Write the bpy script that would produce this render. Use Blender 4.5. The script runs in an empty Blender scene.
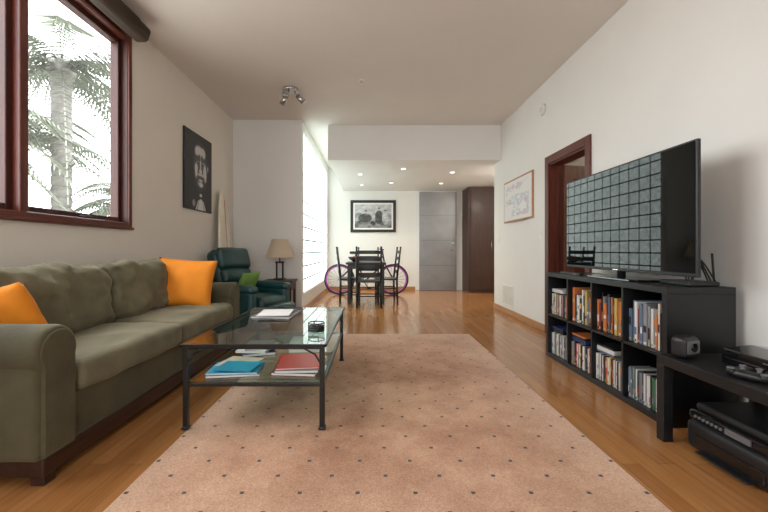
import bpy, bmesh, math, random
from mathutils import Vector, Matrix, noise, Euler
random.seed(7)
D=bpy.data; C=bpy.context
coll=C.scene.collection

# ---------------------------------------------------------------- materials
def newmat(name):
    m=D.materials.new(name); m.use_nodes=True
    nt=m.node_tree; b=nt.nodes["Principled BSDF"]
    return m,nt,b
def pm(name,col,rough=.5,metal=0,var=.08,scale=8,bump=0,bscale=60,coat=0,sheen=0,spec=.5,emit=None,es=0):
    m,nt,b=newmat(name); N=nt.nodes; L=nt.links
    tc=N.new('ShaderNodeTexCoord'); nz=N.new('ShaderNodeTexNoise'); nz.inputs['Scale'].default_value=scale
    nz.inputs['Detail'].default_value=4
    L.new(tc.outputs['Object'],nz.inputs['Vector'])
    cr=N.new('ShaderNodeValToRGB')
    c=Vector(col)
    cr.color_ramp.elements[0].position=.3; cr.color_ramp.elements[1].position=.7
    cr.color_ramp.elements[0].color=(*[max(0,x*(1-var)) for x in c],1)
    cr.color_ramp.elements[1].color=(*[min(1,x*(1+var)) for x in c],1)
    L.new(nz.outputs['Fac'],cr.inputs['Fac']); L.new(cr.outputs['Color'],b.inputs['Base Color'])
    b.inputs['Roughness'].default_value=rough; b.inputs['Metallic'].default_value=metal
    b.inputs['Coat Weight'].default_value=coat; b.inputs['Coat Roughness'].default_value=.08
    b.inputs['Sheen Weight'].default_value=sheen; b.inputs['Sheen Roughness'].default_value=.4
    b.inputs['Sheen Tint'].default_value=(1,.93,.68,1)
    b.inputs['Specular IOR Level'].default_value=spec
    if bump:
        n2=N.new('ShaderNodeTexNoise'); n2.inputs['Scale'].default_value=bscale; n2.inputs['Detail'].default_value=5
        L.new(tc.outputs['Object'],n2.inputs['Vector'])
        bp=N.new('ShaderNodeBump'); bp.inputs['Strength'].default_value=bump; bp.inputs['Distance'].default_value=.01
        L.new(n2.outputs['Fac'],bp.inputs['Height']); L.new(bp.outputs['Normal'],b.inputs['Normal'])
    if emit:
        b.inputs['Emission Color'].default_value=(*emit,1); b.inputs['Emission Strength'].default_value=es
    return m
def woodmat(name,c1,c2,rough=.35,axis='Y',coat=.2):
    m,nt,b=newmat(name); N=nt.nodes; L=nt.links
    tc=N.new('ShaderNodeTexCoord'); mp=N.new('ShaderNodeMapping')
    s={'X':(1.5,22,22),'Y':(22,1.5,22),'Z':(22,22,1.5)}[axis]
    mp.inputs['Scale'].default_value=s; L.new(tc.outputs['Object'],mp.inputs['Vector'])
    nz=N.new('ShaderNodeTexNoise'); nz.inputs['Scale'].default_value=1.5; nz.inputs['Detail'].default_value=6; nz.inputs['Distortion'].default_value=.6
    L.new(mp.outputs['Vector'],nz.inputs['Vector'])
    cr=N.new('ShaderNodeValToRGB'); cr.color_ramp.elements[0].position=.3; cr.color_ramp.elements[1].position=.7
    cr.color_ramp.elements[0].color=(*c1,1); cr.color_ramp.elements[1].color=(*c2,1)
    L.new(nz.outputs['Fac'],cr.inputs['Fac']); L.new(cr.outputs['Color'],b.inputs['Base Color'])
    b.inputs['Roughness'].default_value=rough; b.inputs['Coat Weight'].default_value=coat
    return m
def floormat():
    m,nt,b=newmat('oak_floor'); N=nt.nodes; L=nt.links
    tc=N.new('ShaderNodeTexCoord'); mp=N.new('ShaderNodeMapping')
    mp.inputs['Rotation'].default_value=(0,0,math.radians(90)); L.new(tc.outputs['Object'],mp.inputs['Vector'])
    br=N.new('ShaderNodeTexBrick'); br.inputs['Scale'].default_value=1
    br.inputs['Brick Width'].default_value=1.3; br.inputs['Row Height'].default_value=.083
    br.inputs['Mortar Size'].default_value=.001; br.inputs['Mortar Smooth'].default_value=.3
    br.offset=.37; br.offset_frequency=2; br.inputs['Bias'].default_value=0
    br.inputs['Color1'].default_value=(.50,.235,.082,1); br.inputs['Color2'].default_value=(.39,.17,.055,1)
    br.inputs['Mortar'].default_value=(.18,.08,.028,1)
    L.new(mp.outputs['Vector'],br.inputs['Vector'])
    m2=N.new('ShaderNodeMapping'); m2.inputs['Scale'].default_value=(40,1.8,1); L.new(tc.outputs['Object'],m2.inputs['Vector'])
    nz=N.new('ShaderNodeTexNoise'); nz.inputs['Scale'].default_value=1.4; nz.inputs['Detail'].default_value=6; nz.inputs['Distortion'].default_value=.4
    L.new(m2.outputs['Vector'],nz.inputs['Vector'])
    mx=N.new('ShaderNodeMixRGB'); mx.blend_type='MULTIPLY'; mx.inputs['Fac'].default_value=.45
    cr=N.new('ShaderNodeValToRGB'); cr.color_ramp.elements[0].position=.3; cr.color_ramp.elements[1].position=.65
    cr.color_ramp.elements[0].color=(.6,.52,.45,1); cr.color_ramp.elements[1].color=(1.0,1,1,1)
    L.new(nz.outputs['Fac'],cr.inputs['Fac'])
    L.new(br.outputs['Color'],mx.inputs['Color1']); L.new(cr.outputs['Color'],mx.inputs['Color2'])
    L.new(mx.outputs['Color'],b.inputs['Base Color'])
    b.inputs['Roughness'].default_value=.17
    bp=N.new('ShaderNodeBump'); bp.inputs['Strength'].default_value=.2; bp.inputs['Distance'].default_value=.002; bp.invert=True
    L.new(br.outputs['Fac'],bp.inputs['Height']); L.new(bp.outputs['Normal'],b.inputs['Normal'])
    return m
def rugmat():
    m,nt,b=newmat('wool_rug'); N=nt.nodes; L=nt.links
    tc=N.new('ShaderNodeTexCoord'); sp=N.new('ShaderNodeSeparateXYZ'); L.new(tc.outputs['Object'],sp.inputs[0])
    def mth(op,a,bv=None,c=None):
        n=N.new('ShaderNodeMath'); n.operation=op
        for i,v in enumerate((a,bv,c)):
            if v is None: continue
            if isinstance(v,(int,float)): n.inputs[i].default_value=v
            else: L.new(v,n.inputs[i])
        return n.outputs[0]
    S=.235
    def dots(off):
        fx=mth('SUBTRACT',mth('FRACT',mth('ADD',mth('DIVIDE',sp.outputs[0],S),10+off)),.5)
        fy=mth('SUBTRACT',mth('FRACT',mth('ADD',mth('DIVIDE',sp.outputs[1],S),10+off)),.5)
        d=mth('MAXIMUM',mth('ABSOLUTE',fx),mth('ABSOLUTE',fy))
        return mth('LESS_THAN',d,.036)
    dd=mth('MAXIMUM',dots(0),dots(.5))
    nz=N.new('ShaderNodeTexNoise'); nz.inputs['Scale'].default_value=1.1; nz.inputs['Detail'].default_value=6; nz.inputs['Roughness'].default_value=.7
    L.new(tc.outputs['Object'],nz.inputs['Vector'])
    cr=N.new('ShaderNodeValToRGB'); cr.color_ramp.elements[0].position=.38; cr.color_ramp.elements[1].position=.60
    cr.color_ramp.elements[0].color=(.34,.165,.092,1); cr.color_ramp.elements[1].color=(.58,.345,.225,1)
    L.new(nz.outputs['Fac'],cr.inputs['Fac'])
    ax=mth('DIVIDE',mth('ABSOLUTE',sp.outputs[0]),1.075); ay=mth('DIVIDE',mth('ABSOLUTE',sp.outputs[1]),1.64)
    e=mth('POWER',mth('MAXIMUM',ax,ay),4)
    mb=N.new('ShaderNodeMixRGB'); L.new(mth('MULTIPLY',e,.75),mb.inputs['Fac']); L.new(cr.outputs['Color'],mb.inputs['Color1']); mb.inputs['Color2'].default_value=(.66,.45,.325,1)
    nf=N.new('ShaderNodeTexNoise'); nf.inputs['Scale'].default_value=120; nf.inputs['Detail'].default_value=3; L.new(tc.outputs['Object'],nf.inputs['Vector'])
    mf=N.new('ShaderNodeMixRGB'); mf.blend_type='OVERLAY'; mf.inputs['Fac'].default_value=.5
    L.new(mb.outputs['Color'],mf.inputs['Color1']); L.new(nf.outputs['Fac'],mf.inputs['Color2'])
    ms=N.new('ShaderNodeMixRGB'); L.new(dd,ms.inputs['Fac']); L.new(mf.outputs['Color'],ms.inputs['Color1']); ms.inputs['Color2'].default_value=(.08,.075,.075,1)
    L.new(ms.outputs['Color'],b.inputs['Base Color'])
    b.inputs['Roughness'].default_value=.95; b.inputs['Sheen Weight'].default_value=.1; b.inputs['Specular IOR Level'].default_value=.1
    bp=N.new('ShaderNodeBump'); bp.inputs['Strength'].default_value=.5; bp.inputs['Distance'].default_value=.006
    L.new(nf.outputs['Fac'],bp.inputs['Height']); L.new(bp.outputs['Normal'],b.inputs['Normal'])
    return m
def glassmat(name,tint=(.82,.9,.87),rough=.02,ior=1.5):
    m=D.materials.new(name); m.use_nodes=True; nt=m.node_tree; N=nt.nodes; L=nt.links
    N.remove(N['Principled BSDF']); out=N['Material Output']
    t=N.new('ShaderNodeBsdfTransparent'); t.inputs[0].default_value=(*tint,1)
    g=N.new('ShaderNodeBsdfGlossy'); g.inputs['Roughness'].default_value=rough
    fr=N.new('ShaderNodeFresnel'); fr.inputs[0].default_value=ior
    ge=N.new('ShaderNodeNewGeometry'); iv=N.new('ShaderNodeMath'); iv.operation='SUBTRACT'; iv.inputs[0].default_value=1
    L.new(ge.outputs['Backfacing'],iv.inputs[1]); mu=N.new('ShaderNodeMath'); mu.operation='MULTIPLY'
    L.new(fr.outputs[0],mu.inputs[0]); L.new(iv.outputs[0],mu.inputs[1])
    mx=N.new('ShaderNodeMixShader'); L.new(mu.outputs[0],mx.inputs[0]); L.new(t.outputs[0],mx.inputs[1]); L.new(g.outputs[0],mx.inputs[2])
    L.new(mx.outputs[0],out.inputs[0]); return m
def blockmat():
    m,nt,b=newmat('glass_block_glow'); N=nt.nodes; L=nt.links
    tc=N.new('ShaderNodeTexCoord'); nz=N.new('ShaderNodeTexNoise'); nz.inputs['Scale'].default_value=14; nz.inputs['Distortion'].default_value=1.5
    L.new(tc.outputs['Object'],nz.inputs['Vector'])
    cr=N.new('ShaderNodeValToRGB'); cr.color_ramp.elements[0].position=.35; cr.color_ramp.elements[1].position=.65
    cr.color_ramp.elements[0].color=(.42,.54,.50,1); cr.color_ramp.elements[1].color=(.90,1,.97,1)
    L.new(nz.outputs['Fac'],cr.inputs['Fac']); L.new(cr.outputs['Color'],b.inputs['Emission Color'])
    b.inputs['Emission Strength'].default_value=GB  # backlight through the blocks is put in as noise-mottled emission
    b.inputs['Base Color'].default_value=(.3,.35,.34,1); b.inputs['Roughness'].default_value=.15
    return m
def vcolmat(name,rough=.5):
    m,nt,b=newmat(name); a=nt.nodes.new('ShaderNodeAttribute'); a.attribute_name='Col'
    nt.links.new(a.outputs['Color'],b.inputs['Base Color']); b.inputs['Roughness'].default_value=rough; return m
def emitmat(name,col,s):
    m,nt,b=newmat(name); b.inputs['Emission Color'].default_value=(*col,1); b.inputs['Emission Strength'].default_value=s
    b.inputs['Base Color'].default_value=(*col,1); return m
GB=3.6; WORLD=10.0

M_wall=pm('wall_paint',(.80,.785,.75),.75,var=.015,scale=2,bump=.05,bscale=180)
M_wallL=pm('wall_paint_warm',(.77,.725,.655),.75,var=.015,scale=2,bump=.05,bscale=180)
M_ceil=pm('ceiling_paint',(.77,.73,.685),.85,var=.015,scale=2)
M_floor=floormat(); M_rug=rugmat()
M_redwood=woodmat('mahogany_trim',(.075,.015,.009),(.14,.030,.016),.4,'Z',.05)
M_redwoodY=woodmat('mahogany_trim_h',(.075,.015,.009),(.14,.030,.016),.4,'Y',.05)
M_redwood_dim=woodmat('mahogany_trim_dimmed',(.035,.007,.004),(.065,.012,.007),.55,'Z',0)  # same mahogany, shade put into the colour to offset direct sky light
M_doorwood=woodmat('brown_door_wood',(.10,.04,.022),(.17,.07,.038),.4,'Z')
M_darkwood=woodmat('dark_cabinet_wood',(.040,.016,.010),(.075,.031,.018),.5,'Z',.05)
M_basewood=woodmat('honey_baseboard',(.36,.16,.06),(.50,.25,.10),.35,'Y')
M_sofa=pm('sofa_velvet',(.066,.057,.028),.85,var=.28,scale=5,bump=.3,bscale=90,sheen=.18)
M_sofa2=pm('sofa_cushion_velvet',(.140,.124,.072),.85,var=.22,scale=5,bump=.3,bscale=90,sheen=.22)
M_plinth=woodmat('dark_plinth_wood',(.02,.008,.006),(.05,.018,.012),.35,'Y')
M_orange=pm('orange_cotton',(.76,.24,.008),.8,var=.06,bump=.2,bscale=150,sheen=.1)
M_black=pm('black_metal',(.010,.010,.010),.35,var=.2)
M_blacklam=pm('black_laminate',(.006,.006,.007),.38,var=.15,scale=20)
M_blackgloss=pm('black_gloss',(.006,.006,.007),.08,var=.1,coat=.5)
M_blackplastic=pm('black_plastic',(.011,.011,.012),.4,var=.15)
M_grayplastic=pm('gray_plastic',(.12,.12,.125),.35,var=.1)
M_screen=pm('tv_screen',(.003,.004,.004),.02,var=.05,coat=.0,spec=.38)
M_glass=glassmat('table_glass',(.74,.83,.79)); M_glassW=glassmat('window_glass',(.97,.98,.98))
M_block=blockmat(); M_mortar=pm('block_mortar',(.16,.18,.17),.7)
M_leather=pm('teal_leather',(.009,.052,.052),.38,var=.25,scale=6,bump=.2,bscale=60,coat=.12)
M_white=pm('white_satin',(.8,.8,.78),.45,var=.02)
M_paper=pm('paper',(.78,.77,.74),.7,var=.03)
M_steel=pm('brushed_steel',(.30,.30,.305),.38,metal=.8,var=.10,scale=3)
M_chrome=pm('chrome',(.6,.6,.6),.2,metal=1,var=.03)
M_bamboo=woodmat('woven_shade',(.020,.013,.008),(.07,.048,.030),.8,'Y',0)
M_shade=pm('lampshade_linen',(.58,.47,.35),.8,var=.04)
M_board=pm('surfboard_resin',(.80,.74,.60),.25,var=.04,coat=.4)
M_purple=pm('pink_tyre',(.40,.08,.36),.6,var=.1)
M_bikeframe=pm('bike_frame_paint',(.05,.03,.06),.3,metal=.2)
M_blue=pm('blue_cover',(.02,.32,.50),.4,var=.1); M_red=pm('red_cover',(.50,.055,.045),.4,var=.1)
M_teal=pm('teal_cover',(.05,.22,.25),.4); M_navy=pm('navy_cover',(.02,.04,.14),.4)
M_yellow=pm('ochre_cover',(.50,.34,.08),.4); M_gray=pm('gray_cover',(.22,.22,.23),.5)
M_cream=pm('cream_cover',(.60,.54,.43),.6); M_green=pm('green_cover',(.05,.13,.07),.5)
M_oran2=pm('orange_cover',(.52,.15,.04),.5); M_maroon=pm('maroon_cover',(.17,.03,.03),.5)
M_slate=pm('slate_blue_cover',(.09,.14,.21),.5); M_bookwhite=pm('book_white',(.62,.61,.58),.5)
M_lime=pm('green_fabric',(.16,.30,.06),.8,bump=.2)
M_bulb=emitmat('recessed_bulb',(1,.93,.8),6)
M_palm=pm('palm_leaf_hazed',(.17,.19,.15),.7,var=.3); M_trunk=pm('palm_trunk',(.17,.165,.15),.9,var=.2,bump=.6,bscale=20)  # leaf green is greyed, outdoor haze put into its colour
M_bounce=pm('pale_ground_bounce',(.46,.44,.40),.9,var=.1)  # unseen ground, coloured pale to bounce daylight onto the ceiling
M_vcol=vcolmat('print_ink',.35); M_vcolm=vcolmat('board_ink',.3)

# ---------------------------------------------------------------- builder
class B:
    def __init__(s,name): s.n=name; s.bm=bmesh.new(); s.m=[]
    def mi(s,m):
        if m not in s.m: s.m.append(m)
        return s.m.index(m)
    def add(s,t,m,M=None,smooth=False):
        if M is not None: t.transform(M)
        i=s.mi(m)
        for f in t.faces: f.material_index=i; f.smooth=smooth
        me=D.meshes.new('t'); t.to_mesh(me); t.free(); s.bm.from_mesh(me); D.meshes.remove(me)
    def box(s,lo,hi,m,bev=0,M=None,seg=2):
        t=bmesh.new(); bmesh.ops.create_cube(t,size=1)
        lo=Vector(lo);hi=Vector(hi);c=(lo+hi)/2;d=hi-lo
        for v in t.verts: v.co=Vector((v.co.x*d.x,v.co.y*d.y,v.co.z*d.z))+c
        if bev: bmesh.ops.bevel(t,geom=t.edges[:],offset=bev,segments=seg,affect='EDGES',profile=.5)
        s.add(t,m,M)
    def cyl(s,p1,p2,r1,m,r2=None,seg=16,M=None,caps=True):
        p1=Vector(p1);p2=Vector(p2); r2=r1 if r2 is None else r2
        t=bmesh.new(); d=p2-p1
        bmesh.ops.create_cone(t,cap_ends=caps,segments=seg,radius1=r1,radius2=r2,depth=d.length)
        q=d.to_track_quat('Z','Y').to_matrix().to_4x4()
        t.transform(Matrix.Translation((p1+p2)/2)@q)
        for f in t.faces: f.smooth=len(f.verts)==4
        i=s.mi(m)
        if M is not None: t.transform(M)
        for f in t.faces: f.material_index=i
        me=D.meshes.new('t'); t.to_mesh(me); t.free(); s.bm.from_mesh(me); D.meshes.remove(me)
    def sph(s,c,r,m,M=None,u=16,v=10):
        t=bmesh.new(); bmesh.ops.create_uvsphere(t,u_segments=u,v_segments=v,radius=1)
        r=(r,r,r) if isinstance(r,(int,float)) else r
        for w in t.verts: w.co=Vector((w.co.x*r[0],w.co.y*r[1],w.co.z*r[2]))+Vector(c)
        s.add(t,m,M,True)
    def tube(s,pts,r,m,M=None,seg=8):
        for a,b in zip(pts[:-1],pts[1:]): s.cyl(a,b,r,m,seg=seg,M=M)
        for p in pts[1:-1]: s.sph(p,r,m,M,8,6)
    def torus(s,c,R,r,m,axis='Y',M=None,a=40,b=8):
        t=bmesh.new(); vs=[]
        for i in range(a):
            th=2*math.pi*i/a; row=[]
            for j in range(b):
                ph=2*math.pi*j/b; x=(R+r*math.cos(ph))*math.cos(th); z=(R+r*math.cos(ph))*math.sin(th); y=r*math.sin(ph)
                p={'Y':(x,y,z),'Z':(x,z,y),'X':(y,x,z)}[axis]
                row.append(t.verts.new(Vector(p)+Vector(c)))
            vs.append(row)
        for i in range(a):
            for j in range(b):
                t.faces.new((vs[i][j],vs[(i+1)%a][j],vs[(i+1)%a][(j+1)%b],vs[i][(j+1)%b]))
        bmesh.ops.recalc_face_normals(t,faces=t.faces)
        s.add(t,m,M,True)
    def lathe(s,prof,c,m,seg=28,M=None):
        t=bmesh.new(); rings=[]
        for r,z in prof:
            rings.append([t.verts.new((c[0]+max(r,.0005)*math.cos(2*math.pi*i/seg),c[1]+max(r,.0005)*math.sin(2*math.pi*i/seg),c[2]+z)) for i in range(seg)])
        for a,b in zip(rings[:-1],rings[1:]):
            for i in range(seg): t.faces.new((a[i],a[(i+1)%seg],b[(i+1)%seg],b[i]))
        bmesh.ops.recalc_face_normals(t,faces=t.faces)
        s.add(t,m,M,True)
    def prism(s,pts,axis,a,b,m,M=None,bev=0):
        t=bmesh.new()
        def P(p,w): return {'X':(w,p[0],p[1]),'Y':(p[0],w,p[1]),'Z':(p[0],p[1],w)}[axis]
        va=[t.verts.new(P(p,a)) for p in pts]; vb=[t.verts.new(P(p,b)) for p in pts]
        t.faces.new(va); t.faces.new(vb[::-1]); n=len(pts)
        for i in range(n): t.faces.new((va[i],vb[i],vb[(i+1)%n],va[(i+1)%n]))
        bmesh.ops.recalc_face_normals(t,faces=t.faces)
        if bev: bmesh.ops.bevel(t,geom=t.edges[:],offset=bev,segments=2,affect='EDGES',profile=.5)
        s.add(t,m,M)
    def soft(s,lo,hi,m,r=.05,bulge=(0,0,0),nz=.0,nf=4,M=None,seed=0,n=22,band=4,fn=None):
        lo=Vector(lo);hi=Vector(hi);c=(lo+hi)/2;h=(hi-lo)/2
        t=bmesh.new(); bmesh.ops.create_cube(t,size=2); bmesh.ops.subdivide_edges(t,edges=t.edges[:],cuts=n-1,use_grid_fill=True)
        rr=min(r,min(h)*.98)
        def mp(u,hh):
            k=round((u+1)/2*n)
            if k<=band: return -hh+rr*k/band
            if k>=n-band: return hh-rr*(n-k)/band
            return (-hh+rr)+(2*hh-2*rr)*(k-band)/(n-2*band)
        for v in t.verts:
            p=Vector((mp(v.co.x,h.x),mp(v.co.y,h.y),mp(v.co.z,h.z)))
            q=Vector([max(-h[i]+rr,min(h[i]-rr,p[i])) for i in range(3)])
            d=p-q
            if d.length>1e-9:
                nrm=d.normalized(); p=q+nrm*rr
            else: nrm=Vector((0,0,0))
            f=[math.cos(math.pi/2*min(1,abs(p[i]/h[i]))) for i in range(3)]
            for i in range(3):
                o=[k for k in range(3) if k!=i]
                p[i]+=(nrm[i])*bulge[i]*(f[o[0]]*f[o[1]])**.6
            if nz: p+=nrm*(noise.fractal((p+Vector((seed*3.1,seed,0)))*nf,1,2,3)*nz)
            if fn: p=fn(p,h)
            v.co=p+c
        s.add(t,m,M,True)
    def pillow(s,w,h,th,m,M):
        t=bmesh.new(); n=18; g={}
        for side in (1,-1):
            for i in range(n+1):
                for j in range(n+1):
                    u=-1+2*i/n; v=-1+2*j/n
                    e=(i in(0,n) or j in (0,n))
                    if side==-1 and e: g[side,i,j]=g[1,i,j]; continue
                    x=u*w/2*(1-.07*(1-v*v)); y=v*h/2*(1-.07*(1-u*u))
                    z=side*th/2*(((1-u**2)*(1-v**2))**.42)
                    z+=0 if e else noise.noise(Vector((x*9,y*9,side*3)))*.016
                    g[side,i,j]=t.verts.new((x,y,z))
        for side in (1,-1):
            for i in range(n):
                for j in range(n):
                    t.faces.new((g[side,i,j],g[side,i+1,j],g[side,i+1,j+1],g[side,i,j+1]))
        bmesh.ops.recalc_face_normals(t,faces=t.faces)
        s.add(t,m,M,True)
    def fin(s,loc=(0,0,0),rz=0,origin=None):
        me=D.meshes.new(s.n)
        if origin is not None: s.bm.transform(Matrix.Translation(-Vector(origin))); loc=origin
        s.bm.to_mesh(me); s.bm.free()
        for m in s.m: me.materials.append(m)
        o=D.objects.new(s.n,me); coll.objects.link(o); o.location=loc; o.rotation_euler=(0,0,rz)
        return o
def T(x,y,z,rx=0,ry=0,rz=0):
    return Matrix.Translation((x,y,z))@Euler((math.radians(rx),math.radians(ry),math.radians(rz)),'XYZ').to_matrix().to_4x4()

def printgrid(name,o,U,V,nu,nv,fn,mat):
    o=Vector(o);U=Vector(U);V=Vector(V); vs=[];cs=[];fs=[]
    for j in range(nv+1):
        for i in range(nu+1):
            u=i/nu;v=j/nv; vs.append(o+U*u+V*v); cs.append(fn(u,v))
    for j in range(nv):
        for i in range(nu):
            a=j*(nu+1)+i; fs.append((a,a+1,a+nu+2,a+nu+1))
    me=D.meshes.new(name); me.from_pydata(vs,[],fs); ca=me.color_attributes.new('Col','FLOAT_COLOR','POINT')
    for k,c in enumerate(cs): ca.data[k].color=(*c,1)
    me.materials.append(mat); ob=D.objects.new(name,me); coll.objects.link(ob); return ob

XL,XR,ZC=-2.2,2.1,3.05
WT=.12
# ---------------------------------------------------------------- room shell
b=B('floor'); b.box((-2.4,-2.8,-.1),(4.6,9.7,0),M_floor); b.fin()
b=B('ceiling'); b.box((-2.4,-2.8,ZC),(4.6,9.7,ZC+.12),M_ceil); b.fin()
b=B('wall_left')
wy0,wy1,wz0,wz1=.4,3.43,1.215,2.9
b.box((XL-WT,-2.8,0),(XL,6.12,wz0),M_wallL); b.box((XL-WT,-2.8,wz1),(XL,6.12,ZC),M_wallL)
b.box((XL-WT,-2.8,wz0),(XL,wy0,wz1),M_wallL); b.box((XL-WT,wy1,wz0),(XL,6.12,wz1),M_wallL); b.fin()
b=B('wall_alcove'); b.box((XL,6.0,0),(-1.12,6.12,ZC),M_wall); b.fin()
b=B('wall_glass_side')
b.box((-1.22,6.12,0),(-1.12,9.5,.3),M_wall); b.box((-1.22,6.12,2.9),(-1.12,9.5,ZC),M_wall)
b.box((-1.22,9.32,.3),(-1.12,9.5,2.9),M_wall); b.fin()
b=B('window_2')
b.box((-1.20,6.12,.3),(-1.15,9.32,2.9),M_mortar)
for i in range(12):
    for j in range(12):
        py=3.2/12; pz=2.6/12
        y=6.12+i*py+.016;z=.3+j*pz+.012
        b.box((-1.19,y,z),(-1.143,y+py-.032,z+pz-.024),M_block,bev=.006)
b.fin()
b=B('wall_back'); b.box((-1.3,9.5,0),(3.5,9.62,ZC),M_wall); b.fin()
b=B('soffit'); b.box((-.74,6.25,2.476),(3.4,9.5,ZC),M_wall); b.fin()
b=B('wall_right'); b.box((XR,-2.8,0),(XR+.15,3.74,ZC),M_wall); b.fin()
b=B('wall_right'); b.box((XR,4.53,0),(XR+.15,6.6,ZC),M_wall); b.fin()
b=B('wall_right'); b.box((XR,3.74,2.03),(XR+.15,4.53,ZC),M_wall); b.fin()
b=B('wall_kitchen'); b.box((3.4,6.6,0),(3.5,9.5,ZC),M_wall); b.box((XR+.15,6.5,0),(4.6,6.6,ZC),M_wall); b.fin()
b=B('wall_bedroom'); b.box((4.5,2.5,0),(4.6,6.5,ZC),M_wallL); b.box((XR+.15,2.4,0),(4.6,2.5,ZC),M_wallL); b.fin()
FX=1.15
b=B('wall_front')
b.box((XL,-2.8,0),(XR,-2.6,.8),M_wall); b.box((XL,-2.8,2.6),(XR,-2.6,ZC),M_wall)
b.box((XL,-2.8,.8),(-FX,-2.6,2.6),M_wall); b.box((FX,-2.8,.8),(XR,-2.6,2.6),M_wall); b.fin()
b=B('fill_window')  # unseen window added behind the camera for fill light
for x in (-FX,-.04,FX-.08): b.box((x,-2.75,.8),(x+.08,-2.65,2.6),M_redwood)
b.box((-FX,-2.75,.8),(FX,-2.65,.88),M_redwood); b.box((-FX,-2.75,2.52),(FX,-2.65,2.6),M_redwood)
b.box((-FX+.06,-2.71,.88),(FX-.06,-2.70,2.52),M_glassW); b.fin()

b=B('baseboard_right'); b.box((XR-.018,-2.6,0),(XR,3.66,.09),M_basewood,.004); b.box((XR-.018,4.62,0),(XR,6.6,.09),M_basewood,.004); b.fin()
b=B('baseboard_left'); b.box((XL,-2.6,0),(XL+.018,5.98,.09),M_basewood,.004); b.fin()
b=B('baseboard_alcove'); b.box((XL+.02,5.982,0),(-1.12,6.0,.09),M_basewood,.004); b.box((-1.12,5.982,0),(-1.102,9.48,.09),M_basewood,.004); b.fin()
b=B('baseboard_back'); b.box((-1.1,9.482,0),(1.05,9.5,.09),M_basewood,.004); b.fin()

# left window
b=B('window_1')
y0,y1,z0,z1=wy0,wy1,wz0,wz1
def frame(bb,ya,yb,za,zb,w,x0,x1,mv,mh,bev=.006):
    bb.box((x0,ya,za),(x1,ya+w,zb),mv,bev); bb.box((x0,yb-w,za),(x1,yb,zb),mv,bev)
    bb.box((x0+.001,ya+w,za),(x1-.001,yb-w,za+w),mh,bev); bb.box((x0+.001,ya+w,zb-w),(x1-.001,yb-w,zb),mh,bev)
frame(b,y0-.02,y1+.02,z0-.02,z1+.02,.045,XL+.001,XL+.022,M_redwood,M_redwoodY)
frame(b,y0,y1,z0,z1,.03,XL-WT+.002,XL+.012,M_redwood_dim,M_redwoodY)
for ym in (1.42,2.40): b.box((XL-WT+.004,ym-.03,z0),(XL+.006,ym+.03,z1),M_redwood,.006)
for (a,c) in ((.43,1.39),(1.45,2.37),(2.43,3.40)):
    frame(b,a,c,z0+.03,z1-.03,.042,XL-WT+.001,XL-.045,M_redwood_dim,M_redwood_dim)
    b.box((XL-WT+.004,a+.037,z0+.067),(XL-WT+.010,c-.037,z1-.067),M_glassW)
b.box((XL+.001,y0-.03,z0-.035),(XL+.035,y1+.03,z0-.012),M_redwoodY,.006)
b.box((XL-.045,2.9,z0+.03),(XL-.02,3.02,z0+.05),M_black,.004)
b.cyl((XL-.03,2.96,z0+.04),(XL-.0,2.99,z0+.08),.006,M_black)
b.fin()
b=B('woven_roller_shade')
pts=[]
for i in range(28):
    a=2*math.pi*i/28; r=.080+.005*math.sin(a*5); pts.append((XL+.135+r*math.cos(a),2.93+r*math.sin(a)))
b.prism(pts,'Y',.25,3.40,M_bamboo)
b.torus((XL+.135,3.40,2.93),.055,.008,M_bamboo); b.torus((XL+.135,3.40,2.93),.028,.008,M_bamboo)
b.box((XL+.052,.25,2.97),(XL+.14,3.38,3.049),M_bamboo,.006)
b.fin()

# doorway right wall
b=B('door_2')
for xa,xb in ((XR-.022,XR-.001),):
    b.box((xa,3.655,0),(xb,3.745,2.115),M_redwood,.005); b.box((xa,4.525,0),(xb,4.615,2.115),M_redwood,.005); b.box((xa,3.745,2.025),(xb,4.525,2.115),M_redwoodY,.005)
b.box((XR-.002,3.741,0),(XR+.16,3.765,2.029),M_redwood); b.box((XR-.002,4.505,0),(XR+.16,4.529,2.029),M_redwood); b.box((XR-.002,3.765,2.005),(XR+.16,4.505,2.029),M_redwoodY)
b.box((XR+.07,3.765,0),(XR+.09,3.785,2.005),M_redwood); b.box((XR+.07,4.485,0),(XR+.09,4.505,2.005),M_redwood)
Mx=T(XR+.155,4.50,0,0,0,12)
b.box((0.0,-.02,.01),(.72,.02,2.0),M_doorwood,.004,M=Mx)
for za,zb in ((.2,.9),(1.05,1.85)): 
    b.box((.12,-.028,za),(.60,-.018,zb),M_redwood,.006,M=Mx)
b.cyl((.66,-.07,.95),(.66,-.02,.95),.012,M_chrome,M=Mx); b.sph((.66,-.08,.95),.028,M_chrome,M=Mx)
b.fin()
b=B('door_1')
b.box((1.10,9.47,0),(2.12,9.499,2.47),M_white,.004)
b.box((1.15,9.44,.01),(2.07,9.475,2.44),M_steel,.004)
for z in (.62,1.24,1.86): b.box((1.15,9.437,z-.004),(2.07,9.441,z+.004),M_grayplastic)
b.cyl((1.98,9.38,1.0),(1.98,9.44,1.0),.012,M_chrome); b.cyl((1.98,9.385,1.0),(1.86,9.385,1.0),.01,M_chrome); b.cyl((1.98,9.42,1.15),(1.98,9.44,1.15),.028,M_chrome)
b.fin()
b=B('wood_closet')
b.box((2.22,8.85,0),(3.38,9.48,2.47),M_darkwood,.004)
for xa,xb in ((2.26,2.8),(2.82,3.36)):
    b.box((xa,8.825,.08),(xb,8.85,2.44),M_darkwood,.006)
    b.cyl((xb-.06 if xa<2.5 else xa+.06,8.80,1.0),(xb-.06 if xa<2.5 else xa+.06,8.80,1.2),.008,M_chrome)
b.fin()

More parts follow.
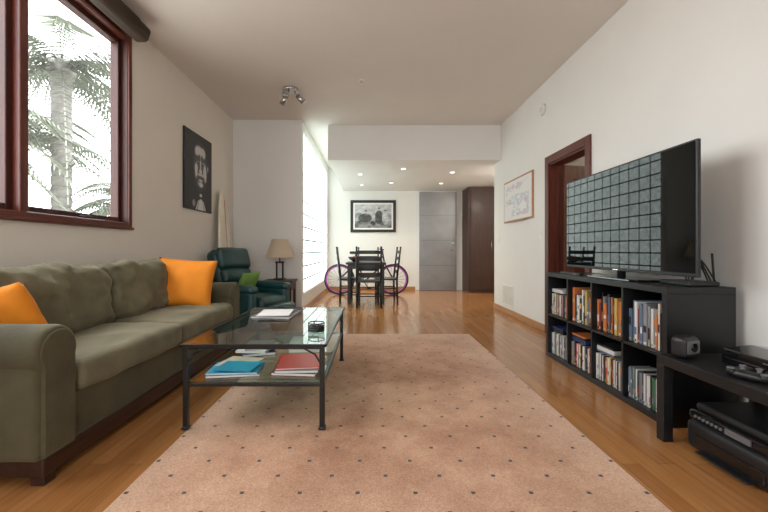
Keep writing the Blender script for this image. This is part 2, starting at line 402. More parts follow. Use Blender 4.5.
# ---------------------------------------------------------------- rug
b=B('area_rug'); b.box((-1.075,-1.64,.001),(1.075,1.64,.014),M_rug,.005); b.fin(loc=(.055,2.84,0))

# ---------------------------------------------------------------- sofa
b=B('sofa')
b.box((-2.10,1.60,.04),(-1.385,3.86,.13),M_plinth,.008)
for x in (-2.06,-1.42):
    for y in (1.64,3.82): b.box((x-.03,y-.03,0),(x+.03,y+.03,.05),M_plinth,.004)
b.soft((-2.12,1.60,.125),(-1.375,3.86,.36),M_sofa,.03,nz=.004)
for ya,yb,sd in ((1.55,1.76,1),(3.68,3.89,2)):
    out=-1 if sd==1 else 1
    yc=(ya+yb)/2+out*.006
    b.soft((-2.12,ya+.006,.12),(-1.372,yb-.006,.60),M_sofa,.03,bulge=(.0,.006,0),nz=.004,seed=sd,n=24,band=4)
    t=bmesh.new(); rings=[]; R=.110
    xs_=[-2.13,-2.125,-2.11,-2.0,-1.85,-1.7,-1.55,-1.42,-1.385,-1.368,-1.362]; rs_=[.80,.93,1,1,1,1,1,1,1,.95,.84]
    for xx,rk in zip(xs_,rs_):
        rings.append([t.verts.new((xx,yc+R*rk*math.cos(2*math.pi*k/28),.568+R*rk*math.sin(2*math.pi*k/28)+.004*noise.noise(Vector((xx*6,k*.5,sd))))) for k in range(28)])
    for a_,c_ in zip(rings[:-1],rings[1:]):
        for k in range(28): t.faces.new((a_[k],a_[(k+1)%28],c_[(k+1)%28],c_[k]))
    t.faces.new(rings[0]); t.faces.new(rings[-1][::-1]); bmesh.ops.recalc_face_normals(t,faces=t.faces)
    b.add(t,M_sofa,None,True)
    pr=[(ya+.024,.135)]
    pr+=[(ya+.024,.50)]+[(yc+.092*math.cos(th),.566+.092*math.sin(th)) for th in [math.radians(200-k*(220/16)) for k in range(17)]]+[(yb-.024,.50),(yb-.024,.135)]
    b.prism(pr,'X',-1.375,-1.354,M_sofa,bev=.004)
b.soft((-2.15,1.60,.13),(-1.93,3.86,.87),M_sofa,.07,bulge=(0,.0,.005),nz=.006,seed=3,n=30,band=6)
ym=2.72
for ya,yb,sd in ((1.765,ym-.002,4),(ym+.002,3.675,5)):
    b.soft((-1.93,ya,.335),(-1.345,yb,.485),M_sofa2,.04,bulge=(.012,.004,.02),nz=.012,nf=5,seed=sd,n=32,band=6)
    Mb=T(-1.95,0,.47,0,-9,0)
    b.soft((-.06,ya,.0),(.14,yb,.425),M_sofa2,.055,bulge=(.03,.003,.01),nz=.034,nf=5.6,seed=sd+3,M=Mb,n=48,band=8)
b.fin(origin=(-1.75,2.72,0))
b=B('orange_cushion')
b.pillow(.52,.46,.17,M_orange,T(-1.72,3.48,.70,72,4,8)); b.fin(origin=(-1.72,3.48,.70))
b=B('orange_cushion')
b.pillow(.42,.42,.16,M_orange,T(-1.86,1.95,.625,112,-8,-14)); b.fin(origin=(-1.86,1.95,.62))

# ---------------------------------------------------------------- coffee table
b=B('coffee_table')
xa,xb,ya,yb=-1.05,-.26,2.08,3.42; H=.485
L=.014
for x in (xa+.02,xb-.02):
    for y in (ya+.02,yb-.02):
        zf=.0142
        b.box((x-L,y-L,zf),(x+L,y+L,H-.012),M_black,.003); b.box((x-.02,y-.02,zf),(x+.02,y+.02,.03),M_black,.004)
for z in (H-.03,.25):
    for y in (ya+.02,yb-.02): b.box((xa+.02,y-.01,z),(xb-.02,y+.01,z+.018),M_black,.003)
    for x in (xa+.02,xb-.02): b.box((x-.01,ya+.02,z),(x+.01,yb-.02,z+.018),M_black,.003)
b.box((xa,ya,H-.012),(xb,yb,H),M_glass)
for p0,p1 in (((xa,ya),(xb,ya)),((xa,yb),(xb,yb)),((xa,ya),(xa,yb)),((xb,ya),(xb,yb))):
    b.box((p0[0]-.006,p0[1]-.006,H-.015),(p1[0]+.006,p1[1]+.006,H+.001),M_black,.002)
b.box((xa+.03,ya+.03,.262),(xb-.03,yb-.03,.27),M_glass)
for y in (ya+.02,yb-.02):
    for sx,x in ((1,xa+.03),(-1,xb-.03)):
        b.tube([(x,y,H-.11),(x+sx*.03,y,H-.06),(x+sx*.09,y,H-.028)],.005,M_black)
b.fin(origin=(-.655,2.75,0))
def mag(bb,x,y,z,w,l,h,m,rz,page=True):
    Mx=T(x,y,z,0,0,rz)
    if page: bb.box((-w/2+.003,-l/2+.003,.001),(w/2-.003,l/2-.003,h-.001),M_paper,M=Mx)
    bb.box((-w/2,-l/2,h-.0025),(w/2,l/2,h),m,M=Mx); bb.box((-w/2,-l/2,0),(w/2,l/2,.002),m,M=Mx)
    bb.box((-w/2-.001,-l/2,0),(-w/2+.003,l/2,h),m,M=Mx)
b=B('magazines')
z=.2705
mag(b,-.82,2.30,z,.30,.24,.014,M_gray,8); mag(b,-.82,2.29,z+.015,.29,.22,.012,M_blue,4); mag(b,-.83,2.38,z+.028,.22,.2,.006,M_cream,-12)
mag(b,-.80,2.27,z+.035,.22,.18,.006,M_blue,-6)
mag(b,-.45,2.36,z,.26,.32,.018,M_maroon,-5); mag(b,-.45,2.35,z+.019,.25,.31,.016,M_gray,3); mag(b,-.46,2.36,z+.036,.25,.30,.010,M_red,8)
mag(b,-.83,2.75,z,.22,.28,.02,M_navy,20); mag(b,-.83,2.75,z+.021,.21,.27,.015,M_paper,-5); mag(b,-.81,2.76,z+.037,.19,.25,.01,M_gray,12)
mag(b,-.50,2.85,z,.22,.28,.025,M_cream,5); mag(b,-.50,2.85,z+.026,.21,.26,.02,M_red,-9); mag(b,-.51,2.84,z+.047,.20,.26,.01,M_paper,4); mag(b,-.66,3.1,z,.22,.28,.012,M_green,30)
b.fin(origin=(-.65,2.5,z))
b=B('notebook'); z=H+.0015
mag(b,-.76,3.02,z,.30,.34,.012,M_gray,-4); mag(b,-.75,3.05,z+.0125,.20,.28,.008,M_navy,-14); mag(b,-.76,2.98,z+.021,.24,.30,.006,M_paper,5); b.fin(origin=(-.75,3.03,z))
b=B('coaster_holder'); c=(-.36,2.42,H+.0015)
b.lathe([(.0,0),(.05,0),(.052,.004),(.052,.008),(.048,.01),(.052,.012),(.052,.02),(.048,.022),(.052,.024),(.052,.034),(.0,.036)],c,M_blackplastic)
b.torus((c[0],c[1],c[2]+.052),.05,.004,M_black,'Z')
for k in range(4):
    a=k*math.pi/2+.4; b.cyl((c[0]+.051*math.cos(a),c[1]+.051*math.sin(a),c[2]),(c[0]+.051*math.cos(a),c[1]+.051*math.sin(a),c[2]+.052),.003,M_black,seg=6)
b.fin(origin=c)

# ---------------------------------------------------------------- bookshelf
b=B('cube_bookshelf')
x0,x1,y0,y1=1.65,2.04,2.14,3.63; Z=.79; t=.038
b.box((x0,y0,Z-t),(x1,y1,Z),M_blacklam,.002); b.box((x0,y0,0),(x1,y1,t),M_blacklam,.002)
b.box((x0,y0,t),(x1,y0+t,Z-t),M_blacklam,.002); b.box((x0,y1-t,t),(x1,y1,Z-t),M_blacklam,.002)
b.box((x0+.002,y0+t,Z/2-.009),(x1,y1-t,Z/2+.009),M_blacklam,.001)
cw=(y1-y0-2*t-3*.018)/4
cells=[]
for k in range(4):
    a=y0+t+k*(cw+.018)
    if k<3:
        b.box((x0+.002,a+cw,t),(x1,a+cw+.018,Z-t),M_blacklam,.001)
    cells.append((a,a+cw))
b.box((x1-.008,y0+.01,.01),(x1-.001,y1-.01,Z-.01),M_blacklam)  # added black back sheet, stands in for the shade inside the open cells
b.fin(origin=(1.845,2.885,0))
b=B('books')
pal=[M_bookwhite,M_bookwhite,M_bookwhite,M_bookwhite,M_cream,M_blackplastic,M_blackplastic,M_blacklam,M_blackplastic,M_navy,M_slate,M_red,M_maroon,M_oran2,M_oran2,M_gray,M_gray,M_slate,M_green,M_yellow]
for row,(za,zb) in enumerate(((t,Z/2-.009),(Z/2+.009,Z-t))):
    for ci,(ya,yb) in enumerate(cells):
        dvd=(ci in (0,1,2,3)) if row==0 else ci==3
        y=yb-.003
        end=ya+.004
        while True:
            w=.0145 if dvd else random.uniform(.012,.034)
            if y-w<end: break
            hh=.19+random.choice((0,0,0,.004,.012)) if dvd else random.uniform(.20,.285)
            dp=.137 if dvd else random.uniform(.14,.2)
            xs=x0+.03+(random.uniform(0,.004) if dvd else random.uniform(0,.02))
            m=random.choice(pal) if not(row==0 and ci==0) else random.choice([M_blacklam,M_bookwhite,M_green,M_slate,M_gray,M_bookwhite,M_green])
            b.box((xs,y-w+.0006,za+.001),(xs+dp,y-.0006,za+hh),m,.0012,seg=1)
            m2=random.choice(pal); k=random.uniform(.15,.6)
            b.box((xs-.0006,y-w+.0035,za+hh*k),(xs+.002,y-.0035,za+hh*min(.95,k+random.uniform(.08,.3))),m2)
            m3=random.choice([M_bookwhite,M_gray,M_blackplastic,M_yellow])
            b.box((xs-.0006,y-w+.004,za+.01),(xs+.002,y-.004,za+.025),m3)
            y-=w
        if dvd and not (row==0 and ci==0):
            zz=za+.206; yy=yb-.01
            for q in range(random.choice((2,3,4))):
                b.box((x0+.035,yy-.19-.02*random.random(),zz+.0005),(x0+.17,yy,zz+.014),random.choice(pal),.001,seg=1); zz+=.0148
b.fin(origin=(1.75,2.885,t))

# ---------------------------------------------------------------- TV
b=B('television')
b.box((1.752,2.06,.85),(1.775,3.45,1.605),M_blackplastic,.004)
b.box((1.775,2.25,.92),(1.81,3.25,1.45),M_blackplastic,.012)
b.box((1.7495,2.072,.872),(1.7525,3.438,1.593),M_screen)
b.box((1.748,2.72,.856),(1.752,2.78,.862),M_chrome)
b.cyl((1.79,2.745,.80),(1.79,2.745,.95),.028,M_blackplastic)
b.prism([(1.68,2.50),(1.70,2.46),(1.93,2.46),(1.95,2.50),(1.95,2.99),(1.93,3.03),(1.70,3.03),(1.68,2.99)],'Z',.791,.806,M_blackgloss,bev=.003)
b.fin(origin=(1.79,2.745,.791))
b=B('sensor_bar'); b.box((1.665,3.08,.791),(1.70,3.40,.811),M_blackplastic,.004); b.box((1.664,3.13,.797),(1.666,3.17,.805),M_grayplastic); b.fin()
b=B('network_router')
b.box((1.80,2.17,.791),(1.98,2.40,.818),M_blackplastic,.008)
for y in (2.2,2.35): b.cyl((1.97,y,.81),(1.975,y+.02,.98),.006,M_blackplastic,seg=8)
for k in range(5): b.cyl((1.799,2.19+k*.03,.803),(1.803,2.19+k*.03,.803),.003,M_green,seg=8)
for off in (0,.03,.05):
    pts=[]
    for i in range(15):
        s_=i/14
        pts.append((1.84+.13*s_,2.19+off+.05*math.sin(math.pi*s_),.815+(.14+off)*math.sin(math.pi*s_)))
    b.tube(pts,.0045,M_blackplastic,seg=6)
b.fin(origin=(1.9,2.26,.791))

b=B('side_bench')
bx0,bx1,by0,by1=1.51,2.05,1.05,2.03
b.box((bx0,by0,.40),(bx1,by1,.45),M_blacklam,.003)
for x in (bx0,bx1-.05):
    for y in (by0,by1-.05): b.box((x,y,0),(x+.05,y+.05,.40),M_blacklam,.002)
b.fin(origin=(1.78,1.54,0))
b=B('game_console')
pts=[(1.70,.452),(1.99,.452),(1.99,.52),(1.84,.538),(1.70,.524)]
b.prism(pts,'Y',1.44,1.86,M_blackgloss,bev=.006); b.box((1.697,1.46,.482),(1.702,1.84,.487),M_chrome); b.box((1.698,1.50,.503),(1.702,1.66,.507),M_grayplastic)
b.fin(origin=(1.84,1.65,.452))
def pad(name,M):
    b=B(name)
    b.soft((-.05,-.03,0),(.05,.03,.03),M_blackplastic,.014,n=12,band=4,M=M)
    for sx in (-1,1):
        b.soft((sx*.055-.022,-.075,0),(sx*.055+.022,.035,.034),M_blackplastic,.016,n=12,band=4,M=M@Matrix.Rotation(-sx*.25,4,'Z'))
        b.cyl((sx*.028,-.012,.028),(sx*.028,-.012,.045),.008,M_grayplastic,M=M,seg=12); b.cyl((sx*.028,-.012,.045),(sx*.028,-.012,.05),.012,M_grayplastic,M=M,seg=12)
        b.cyl((sx*.058,.015,.03),(sx*.058,.015,.037),.014,M_grayplastic,M=M,seg=12)
    b.fin()
pad('game_controller',T(1.86,1.70,.540,0,0,75)); pad('game_controller',T(1.60,1.62,.4515,0,0,110))
b=B('desk_clock')
Mx=T(1.60,1.955,.451,0,0,20)@Matrix.Scale(1.3,4)
b.soft((-.045,-.03,0),(.045,.03,.085),M_blackplastic,.02,n=14,band=4,M=Mx)
b.box((-.035,-.0325,.02),(.035,-.0295,.07),M_grayplastic,.003,M=Mx); b.cyl((0,-.036,.045),(0,-.03,.045),.017,M_blackgloss,M=Mx,seg=20)
b.fin()
b=B('printer')
Mp=T(1.80,1.72,0,0,0,0)
b.soft((-.20,-.24,.0),(.21,.24,.15),M_blackplastic,.035,n=18,band=4,M=Mp)
b.soft((-.19,-.235,.145),(.21,.235,.20),M_blackgloss,.024,n=18,band=4,M=Mp)
b.soft((-.17,-.21,.195),(.20,.21,.235),M_blackplastic,.018,n=18,band=4,M=Mp)
b.box((-.206,-.17,.035),(-.197,.17,.09),M_blackgloss,.004,M=Mp); b.box((-.24,-.13,.018),(-.19,.13,.026),M_blackplastic,.003,M=Mp)
b.box((-.197,-.10,.16),(-.188,.02,.188),M_grayplastic,.003,M=Mp)
for k in range(7): b.cyl((-.198,.04+k*.023,.172),(-.188,.04+k*.023,.172),.007,M_grayplastic,M=Mp,seg=10)
b.fin(origin=(1.80,1.72,0))

# ---------------------------------------------------------------- recliner
b=B('leather_recliner')
b.lathe([(.0,0),(.30,0),(.30,.03),(.27,.05),(.06,.07),(.05,.16),(.0,.16)],(0,0,0),M_plinth)
b.soft((-.30,-.30,.14),(.38,.30,.32),M_leather,.04,nz=.004)
b.soft((-.28,-.27,.29),(.44,.27,.46),M_leather,.07,bulge=(.02,0,.03),nz=.008,n=26,band=6)
for sy in (-1,1):
    y=sy*.35
    b.soft((-.36,y-.075,.14),(.38,y+.075,.57),M_leather,.06,bulge=(.02,.01,.02),nz=.008,n=24,band=6)
    b.soft((-.34,y-.085,.52),(.40,y+.085,.62),M_leather,.05,bulge=(.01,0,.015),nz=.006,n=22,band=5)
Mb=T(-.26,0,.36,0,-13,0)
b.soft((-.12,-.31,0),(.08,.31,.74),M_leather,.08,bulge=(.02,0,.02),nz=.008,n=24,band=6,M=Mb)
for k,(za,zb,w) in enumerate(((.05,.25,.26),(.24,.46,.27),(.45,.75,.29))):
    b.soft((.03,-w,za),(.15,w,zb),M_leather,.055,bulge=(.03,0,.01),nz=.01,seed=k,n=24,band=6,M=Mb)
b.soft((.44,-.25,.20),(.62,.25,.36),M_leather,.06,bulge=(.0,0,.02),nz=.008,M=T(0,0,0))
b.box((.36,-.2,.22),(.46,.2,.25),M_black)
b.pillow(.34,.34,.13,M_lime,T(.0,-.05,.63,0,-62,0)@T(0,0,0,0,0,90))
ob=b.fin(loc=(-1.58,4.90,0),rz=math.radians(-24)); ob.scale=(.92,.92,.92)
b=B('end_table')
tx,ty=-1.38,5.66
b.box((tx-.22,ty-.2,.53),(tx+.22,ty+.2,.56),M_darkwood,.004); b.box((tx-.20,ty-.18,.42),(tx+.20,ty+.18,.53),M_darkwood,.004)
b.box((tx-.19,ty-.195,.435),(tx+.19,ty-.18,.52),M_plinth,.004); b.sph((tx,ty-.2,.48),.012,M_chrome)
b.box((tx-.20,ty-.18,.14),(tx+.20,ty+.18,.16),M_darkwood,.004)
for sx in (-1,1):
    for sy in (-1,1): b.box((tx+sx*.18-.018,ty+sy*.16-.018,0),(tx+sx*.18+.018,ty+sy*.16+.018,.42),M_darkwood,.003)
b.fin(origin=(tx,ty,0))
b=B('table_lamp')
lx,ly,lz=-1.39,5.68,.5605
b.box((lx-.075,ly-.075,lz),(lx+.075,ly+.075,lz+.02),M_black,.004)
for sx in (-1,1): b.box((lx+sx*.045-.012,ly-.012,lz+.02),(lx+sx*.045+.012,ly+.012,lz+.25),M_black,.003)
b.box((lx-.065,ly-.02,lz+.245),(lx+.065,ly+.02,lz+.27),M_black,.003); b.cyl((lx,ly,lz+.27),(lx,ly,lz+.40),.008,M_black)
b.lathe([(.205,.33),(.20,.33),(.11,.60),(.115,.60),(.205,.33)],(lx,ly,lz),M_shade)
b.cyl((lx-.11,ly,lz+.59),(lx+.11,ly,lz+.59),.003,M_black,seg=6)
b.cyl((lx,ly,lz+.4),(lx,ly,lz+.6),.004,M_black,seg=6); b.sph((lx,ly,lz+.44),.03,M_white)
b.fin(origin=(lx,ly,lz))
b=B('surfboard')
t=bmesh.new(); n=26; Lh=1.86; rings=[]
for i in range(n+1):
    s_=i/n; w=.235*(math.sin(math.pi*min(1,(s_*.90+.06)))**.75)*(1 if s_<.96 else (1-(s_-.96)*18))
    if i==n: w=.004
    th=.03*(math.sin(math.pi*min(.98,s_*.9+.06))**.5)
    rings.append([t.verts.new((th*math.sin(2*math.pi*j/16), w*math.cos(2*math.pi*j/16), s_*Lh)) for j in range(16)])
for a,c in zip(rings[:-1],rings[1:]):
    for j in range(16): t.faces.new((a[j],a[(j+1)%16],c[(j+1)%16],c[j]))
t.faces.new(rings[0]); t.faces.new(rings[-1][::-1]); bmesh.ops.recalc_face_normals(t,faces=t.faces)
b.add(t,M_board,None,True)
b.box((.028,-.004,.05),(.033,.004,1.7),M_oran2)
b.prism([(-.03,.12),(-.12,.10),(-.14,.13),(-.03,.26)],'Y',-.004,.004,M_blackplastic)
ob=b.fin(loc=(-2.03,5.40,.005)); ob.rotation_euler=(0,math.radians(-3.6),0)

# ---------------------------------------------------------------- wall pictures
blobs=[(.53,.80,.15,.055,1.0),(.40,.76,.06,.05,.6),(.68,.77,.05,.055,.7),
 (.55,.61,.022,.085,1.1),(.55,.525,.05,.022,1.0),
 (.39,.555,.055,.065,1.0),(.71,.56,.055,.075,1.1),(.74,.47,.04,.07,.9),(.38,.46,.035,.06,.6),
 (.47,.645,.045,.012,.7),(.64,.65,.045,.012,.7),
 (.50,.475,.05,.02,.7),(.62,.475,.05,.02,.7),(.56,.405,.07,.012,.8),(.57,.345,.075,.035,1.0),
 (.84,.60,.018,.045,.9),(.46,.37,.03,.04,.4)]
def face(u,v):
    s_=sum(a*math.exp(-((u-x)/(su*1.2))**2-((v-y)/(sv*1.2))**2) for x,y,su,sv,a in blobs)
    s_+=.12*noise.noise(Vector((u*16,v*18,3)))
    for x,y,su,sv in ((.46,.672,.06,.018),(.65,.675,.06,.018),(.46,.62,.035,.016),(.645,.625,.035,.016),(.56,.437,.09,.010)):
        s_-=.9*math.exp(-((u-x)/su)**2-((v-y)/sv)**2)
    k=max(0,min(1,(s_-.25)/.55)); k=k*k*(3-2*k)*.60
    d=((u-.55)/.30)**2+((v-.58)/.34)**2
    if d<1: k=max(k,.07*(1-d)+.02)
    if v<.24:
        l=.24-v
        if abs(u-.56)<.02+l*.75 and v<.22: k=.60
        if abs(u-.56)<.13 and abs(v-.165)<.012+abs(u-.56)*.30: k=.01
        if abs(u-.56)>.02+l*.45 and abs(u-.56)<.02+l*.55: k=.05
    if (u-.30)**2/.0022+(v-.08)**2/.0022<1: k=.28+.2*noise.noise(Vector((u*40,v*40,1)))
    k=max(.010,k)
    return (k,k,k)
b=B('portrait_poster')
yA,yB,zA,zB=4.40,5.14,1.49,2.44
b.box((XL+.002,yA,zA),(XL+.024,yB,zB),M_blackplastic,.003); po=b.fin()
c=printgrid('print',(XL+.0255,yA+.01,zA+.01),(0,yB-yA-.02,0),(0,0,zB-zA-.02),90,116,face,M_vcol); c.parent=po
def group(u,v):
    n=noise.fractal(Vector((u*7,v*6,2)),1,2,4)
    k=.34+.30*n
    if v>.62: k=.50+.2*n
    if v<.30: k=.16+.2*n
    if (u-.28)**2/.035+(v-.42)**2/.035<1: k=.05+.12*max(0,n)
    if (u-.66)**2/.012+(v-.45)**2/.09<1: k=.04+.1*max(0,n)
    if (u-.83)**2/.008+(v-.40)**2/.07<1: k=.45+.25*n
    for cx,cy in ((.30,.68),(.66,.80),(.83,.70)):
        if (u-cx)**2/.0016+(v-cy)**2/.006<1: k=.40 if v<cy+.02 else .05
    k=max(.01,min(.8,k)); return (k,k,k)
b=B('framed_photo')
xa,xb,za,zb=-.56,.57,1.44,2.24
b.box((xa,9.47,za),(xb,9.498,zb),M_blackplastic,.004)
b.box((xa+.07,9.466,za+.07),(xb-.07,9.471,zb-.07),M_paper); fo=b.fin()
c=printgrid('print',(xa+.11,9.4645,za+.11),(xb-xa-.22,0,0),(0,0,zb-za-.22),80,60,group,M_vcol); c.parent=fo
def wb(u,v):
    k=(.80,.79,.77)
    r_=noise.cell(Vector((u*22,v*24,0)))
    band=noise.noise(Vector((u*3,v*5,7)))
    if .08<u<.92 and .08<v<.92 and band>-.1:
        if r_>.86: k=(.70,.45,.41)
        elif r_<.10: k=(.58,.61,.68)
        elif .48<r_<.56: k=(.60,.60,.58)
    return k
b=B('whiteboard')
yA,yB,zA,zB=4.97,6.05,1.42,2.05
b.box((XR-.02,yA,zA),(XR-.002,yB,zB),M_basewood,.003)
b.box((XR-.022,yA+.025,zA+.025),(XR-.019,yB-.025,zB-.025),M_white); b.box((XR-.06,yA+.2,zA-.004),(XR-.02,yB-.2,zA+.006),M_basewood,.002); wo=b.fin()
c=printgrid('writing',(XR-.0235,yB-.03,zA+.03),(0,-(yB-yA-.06),0),(0,0,zB-zA-.06),110,64,wb,M_vcolm); c.parent=wo

# small fixtures
b=B('wall_alarm'); b.cyl((XR-.035,4.70,2.73),(XR-.001,4.70,2.73),.06,M_white,r2=.07,seg=28); b.cyl((XR-.045,4.70,2.73),(XR-.035,4.70,2.73),.03,M_paper,seg=20); b.fin()
b=B('wall_vent')
b.box((XR-.012,5.70,.14),(XR-.001,6.16,.46),M_white,.003)
for k in range(11): b.box((XR-.016,5.73,.17+k*.025),(XR-.011,6.13,.18+k*.025),M_cream)
b.fin()
b=B('light_switch'); b.box((XR-.008,6.30,1.10),(XR-.001,6.38,1.22),M_white,.002); b.box((XR-.012,6.33,1.14),(XR-.007,6.35,1.18),M_paper,.001); b.fin()
b=B('light_switch'); b.box((XR-.008,4.72,1.15),(XR-.001,4.80,1.27),M_white,.002); b.box((XR-.012,4.75,1.19),(XR-.007,4.77,1.23),M_paper,.001); b.fin()
b=B('ceiling_spotlight')
cx,cy=-1.05,4.85
b.cyl((cx,cy,ZC-.03),(cx,cy,ZC-.001),.10,M_chrome,seg=28)
for a in (20,140,260):
    r=math.radians(a); px,py=cx+.09*math.cos(r),cy+.09*math.sin(r)
    b.cyl((cx+.05*math.cos(r),cy+.05*math.sin(r),ZC-.03),(px,py,ZC-.08),.008,M_chrome,seg=8)
    qx,qy=cx+.17*math.cos(r),cy+.17*math.sin(r)
    b.cyl((px-.01*math.cos(r),py,ZC-.07),(qx,qy,ZC-.15),.028,M_chrome,r2=.042,seg=18); b.cyl((qx,qy,ZC-.15),(qx+.002*math.cos(r),qy,ZC-.153),.036,M_white,seg=18)
b.fin()
b=B('fire_sprinkler'); b.cyl((-.14,4.6,ZC-.012),(-.14,4.6,ZC-.001),.04,M_white,seg=20); b.cyl((-.14,4.6,ZC-.04),(-.14,4.6,ZC-.01),.01,M_chrome,seg=10); b.cyl((-.14,4.6,ZC-.045),(-.14,4.6,ZC-.04),.022,M_chrome,seg=14); b.fin()
pos=[(-.25,7.4),(.55,6.9),(.4,8.3),(1.5,7.2),(1.5,8.4),(-.25,8.6)]
for (x,y) in pos:
    b=B('recessed_light'); b.torus((x,y,2.467),.05,.008,M_white,'Z',a=24); b.cyl((x,y,2.4725),(x,y,2.4755),.045,M_bulb,seg=20); b.fin(origin=(x,y,2.474))
    l=D.lights.new('downlight','SPOT'); l.energy=26; l.spot_size=math.radians(120); l.spot_blend=.6; l.color=(1,.9,.76); l.shadow_soft_size=.05
    o=D.objects.new('downlight',l); coll.objects.link(o); o.location=(x,y,2.45)

# ---------------------------------------------------------------- dining
def chair(loc,rz):
    b=B('dining_chair')
    w=.21
    for sx in (-1,1):
        b.box((sx*w-.018,.15,0),(sx*w+.018,.186,.44),M_black,.004)
        b.cyl((sx*w,-.20,0),(sx*w,-.19,.46),.019,M_black,seg=10); b.cyl((sx*w,-.19,.46),(sx*w,-.26,1.04),.019,M_black,r2=.016,seg=10); b.sph((sx*w,-.26,1.045),.019,M_black)
        for z in (.15,.28): b.cyl((sx*w,.17,z),(sx*w,-.19,z),.011,M_black,seg=8)
    for z in (.2,): b.cyl((-w,.17,z),(w,.17,z),.011,M_black,seg=8); b.cyl((-w,-.195,z),(w,-.195,z),.011,M_black,seg=8)
    b.box((-.235,-.21,.435),(.235,.21,.465),M_black,.01)
    for k,z in enumerate((.58,.71,.84,.96)):
        y=-.195-.065*(z-.46)/.58-.005
        pts=[(-w,y),(-w/2,y-.018),(0,y-.024),(w/2,y-.018),(w,y),(w,y+.014),(w/2,y-.004),(0,y-.010),(-w/2,y-.004),(-w,y+.014)]
        b.prism(pts,'Z',z-.03,z+.03,M_black)
    b.fin(loc=loc,rz=rz)
chair((-.07,6.76,0),0); chair((.24,7.32,0),math.radians(95)); chair((-.44,7.42,0),math.radians(-86)); chair((-.10,7.97,0),math.pi)
b=B('dining_table')
tx0,tx1=-.50,.24
b.box((tx0,6.97,.735),(tx1,7.75,.77),M_black,.006); b.box((tx0+.03,7.02,.65),(tx1-.03,7.70,.735),M_black,.004)
for x in (tx0+.03,tx1-.09):
    for y in (7.0,7.66): b.box((x,y,0),(x+.06,y+.06,.65),M_black,.005)
b.fin(origin=(-.13,7.36,0))
b=B('fruit_bowl'); b.lathe([(.0,0),(.06,0),(.065,.015),(.12,.05),(.15,.10),(.143,.10),(.11,.055),(.05,.02),(.0,.018)],(-.33,7.3,.7705),M_blackplastic)
for p,m in (((-.36,7.28,.85),M_oran2),((-.29,7.30,.85),M_maroon),((-.33,7.35,.86),M_green)): b.sph(p,.038,m)
b.fin(origin=(-.33,7.3,.7705))
b=B('bicycle')
Y=0; wr=.345; wx=(-.60,.60)
for x in wx:
    b.torus((x,Y,wr),wr-.020,.020,M_black,a=48); b.torus((x,Y,wr),wr-.050,.016,M_purple,a=48)
    b.cyl((x,Y-.05,wr),(x,Y+.05,wr),.022,M_chrome,seg=12)
    for k in range(18):
        a=2*math.pi*k/18; b.cyl((x,Y+(.02 if k%2 else -.02),wr),(x+(wr-.045)*math.cos(a),Y,wr+(wr-.045)*math.sin(a)),.003,M_grayplastic,seg=5)
bb_=(-.05,Y,.29); st=(-.22,Y,.82); hd=(.38,Y,.84); hb=(.41,Y,.70)
for a,c in ((bb_,st),(bb_,hb),(st,hd),(bb_,(-.60,Y,wr)),((-.19,Y,.75),(-.60,Y,wr)),(hd,hb),(hb,(.60,Y,wr)),(st,(-.24,Y,.92)),(hd,(.36,Y,.98))): b.cyl(a,c,.018,M_bikeframe,seg=10)
b.soft((-.37,-.07,.91),(-.12,.07,.97),M_blackplastic,.025,n=12,band=4)
b.tube([(.30,-.28,1.02),(.38,-.2,1.01),(.36,0,.99),(.38,.2,1.01),(.30,.28,1.02)],.012,M_black)
b.torus((-.05,-.03,.29),.09,.006,M_chrome,a=30); b.cyl((-.05,-.05,.29),(.05,-.06,.16),.01,M_black); b.cyl((-.05,.05,.29),(-.15,.06,.42),.01,M_black)
b.box((.02,-.11,.15),(.11,-.05,.17),M_black,.003); b.box((-.2,.05,.41),(-.11,.11,.43),M_black,.003)
b.cyl((-.15,-.02,.27),(-.22,-.16,.005),.008,M_black)
b.fin(loc=(-.15,8.50,0))

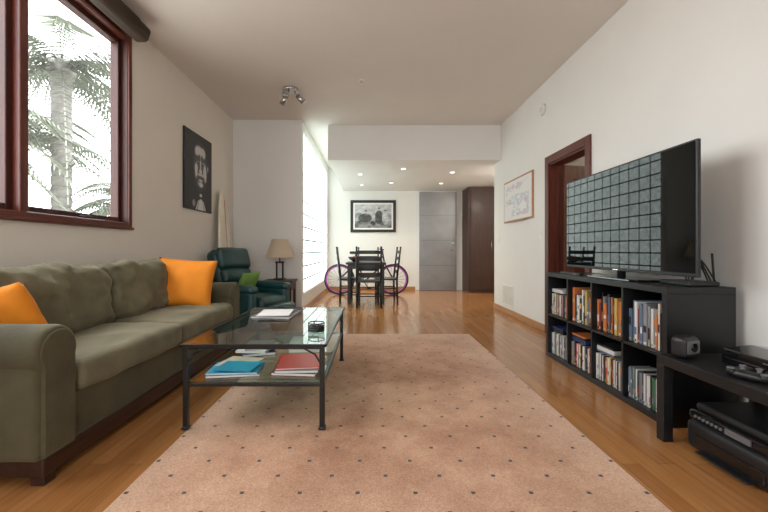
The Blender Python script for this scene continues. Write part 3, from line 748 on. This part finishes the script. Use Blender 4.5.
# ---------------------------------------------------------------- outside
b=B('ground'); b.box((-30,-15,-.12),(-2.45,30,-.02),M_bounce); b.fin()
def palm(name,x,y,h,nf,Lf,seed,tr=.2,up=.6):
    rnd=random.Random(seed); b=B(name)
    for k in range(int(h/.25)):
        b.cyl((x,y,k*.25-.05),(x,y,k*.25+.27),tr*.95,M_trunk,r2=tr*1.1,seg=14)
    b.sph((x,y,h+.1),(tr*1.5,tr*1.5,.35),M_trunk)
    t=bmesh.new()
    for f in range(nf):
        az=2*math.pi*f/nf+rnd.uniform(-.2,.2); el=rnd.uniform(-.5,up*1.6); L_=Lf*rnd.uniform(.8,1.15)
        d=Vector((math.cos(az),math.sin(az),0)); side=Vector((-d.y,d.x,0))
        prev=None; ns=30
        for i in range(ns+1):
            s_=i/ns
            p=Vector((x,y,h+.15))+d*(L_*s_*math.cos(el*.6))+Vector((0,0,1))*(L_*(s_*math.sin(el)-.85*s_*s_))
            if prev is not None:
                q=t.verts.new(prev+side*.012);r=t.verts.new(prev-side*.012);u=t.verts.new(p-side*.01);v=t.verts.new(p+side*.01); t.faces.new((q,r,u,v))
            prev=p
            if i>2:
                ll=.5*Lf/2*math.sin(math.pi*min(1,s_*.85+.12))**.7
                for sg in (-1,1):
                    tip=p+side*sg*ll*.8+d*ll*.45+Vector((0,0,-ll*.5))
                    a=t.verts.new(p-d*.03);c=t.verts.new(p+d*.03);e=t.verts.new(tip); t.faces.new((a,c,e))
    b.add(t,M_palm); b.fin()
palm('palm_tree',-7.6,9.3,5.3,46,3.4,1,.2)
palm('palm_tree',-6.4,10.8,1.9,34,2.4,2,.16,.9)
palm('palm_tree',-9.5,9.6,3.6,36,3.0,3,.2,.8)
palm('palm_tree',-8.6,7.2,3.4,36,2.6,5,.15,.8)

# ---------------------------------------------------------------- lights
w=D.worlds.new('sky'); C.scene.world=w; w.use_nodes=True; nt=w.node_tree
bg=nt.nodes['Background']; bg.inputs[1].default_value=WORLD; bg.inputs[0].default_value=(.98,.985,1,1)
def area(name,loc,rot,sx,sy,e,col=(1,1,1),portal=False):
    l=D.lights.new(name,'AREA'); l.shape='RECTANGLE'; l.size=sx; l.size_y=sy; l.energy=e; l.color=col
    if portal: l.cycles.is_portal=True
    o=D.objects.new(name,l); coll.objects.link(o); o.location=loc; o.rotation_euler=[math.radians(a) for a in rot]; return o
area('portal_left',(XL-WT-.02,1.92,2.06),(0,-90,0),1.7,3.05,1,portal=True)
area('portal_front',(0,-2.82,1.7),(90,0,0),2*FX,1.8,1,portal=True)
l=D.lights.new('bedroom_fill','POINT'); l.energy=18; l.color=(1,.9,.78); l.shadow_soft_size=.15  # added point light with no fixture, lifts the room beyond the doorway
o=D.objects.new('bedroom_fill',l); coll.objects.link(o); o.location=(3.5,4.2,2.4)
l=D.lights.new('kitchen_fill','POINT'); l.energy=22; l.color=(1,.93,.85); l.shadow_soft_size=.15  # added fill without a fixture, brightens the back corridor
o=D.objects.new('kitchen_fill',l); coll.objects.link(o); o.location=(2.9,7.0,2.2)

# ---------------------------------------------------------------- camera
cd=D.cameras.new('camera'); cd.sensor_width=36; cd.lens=36*381/768; cd.shift_x=(384-373)/768; cd.shift_y=-6/768
co=D.objects.new('camera',cd); coll.objects.link(co); co.location=(0,0,1.0); co.rotation_euler=(math.radians(90),0,0)
C.scene.camera=co
try:
    C.scene.view_settings.view_transform='Standard'; C.scene.view_settings.look='None'
except Exception as e: print(e)
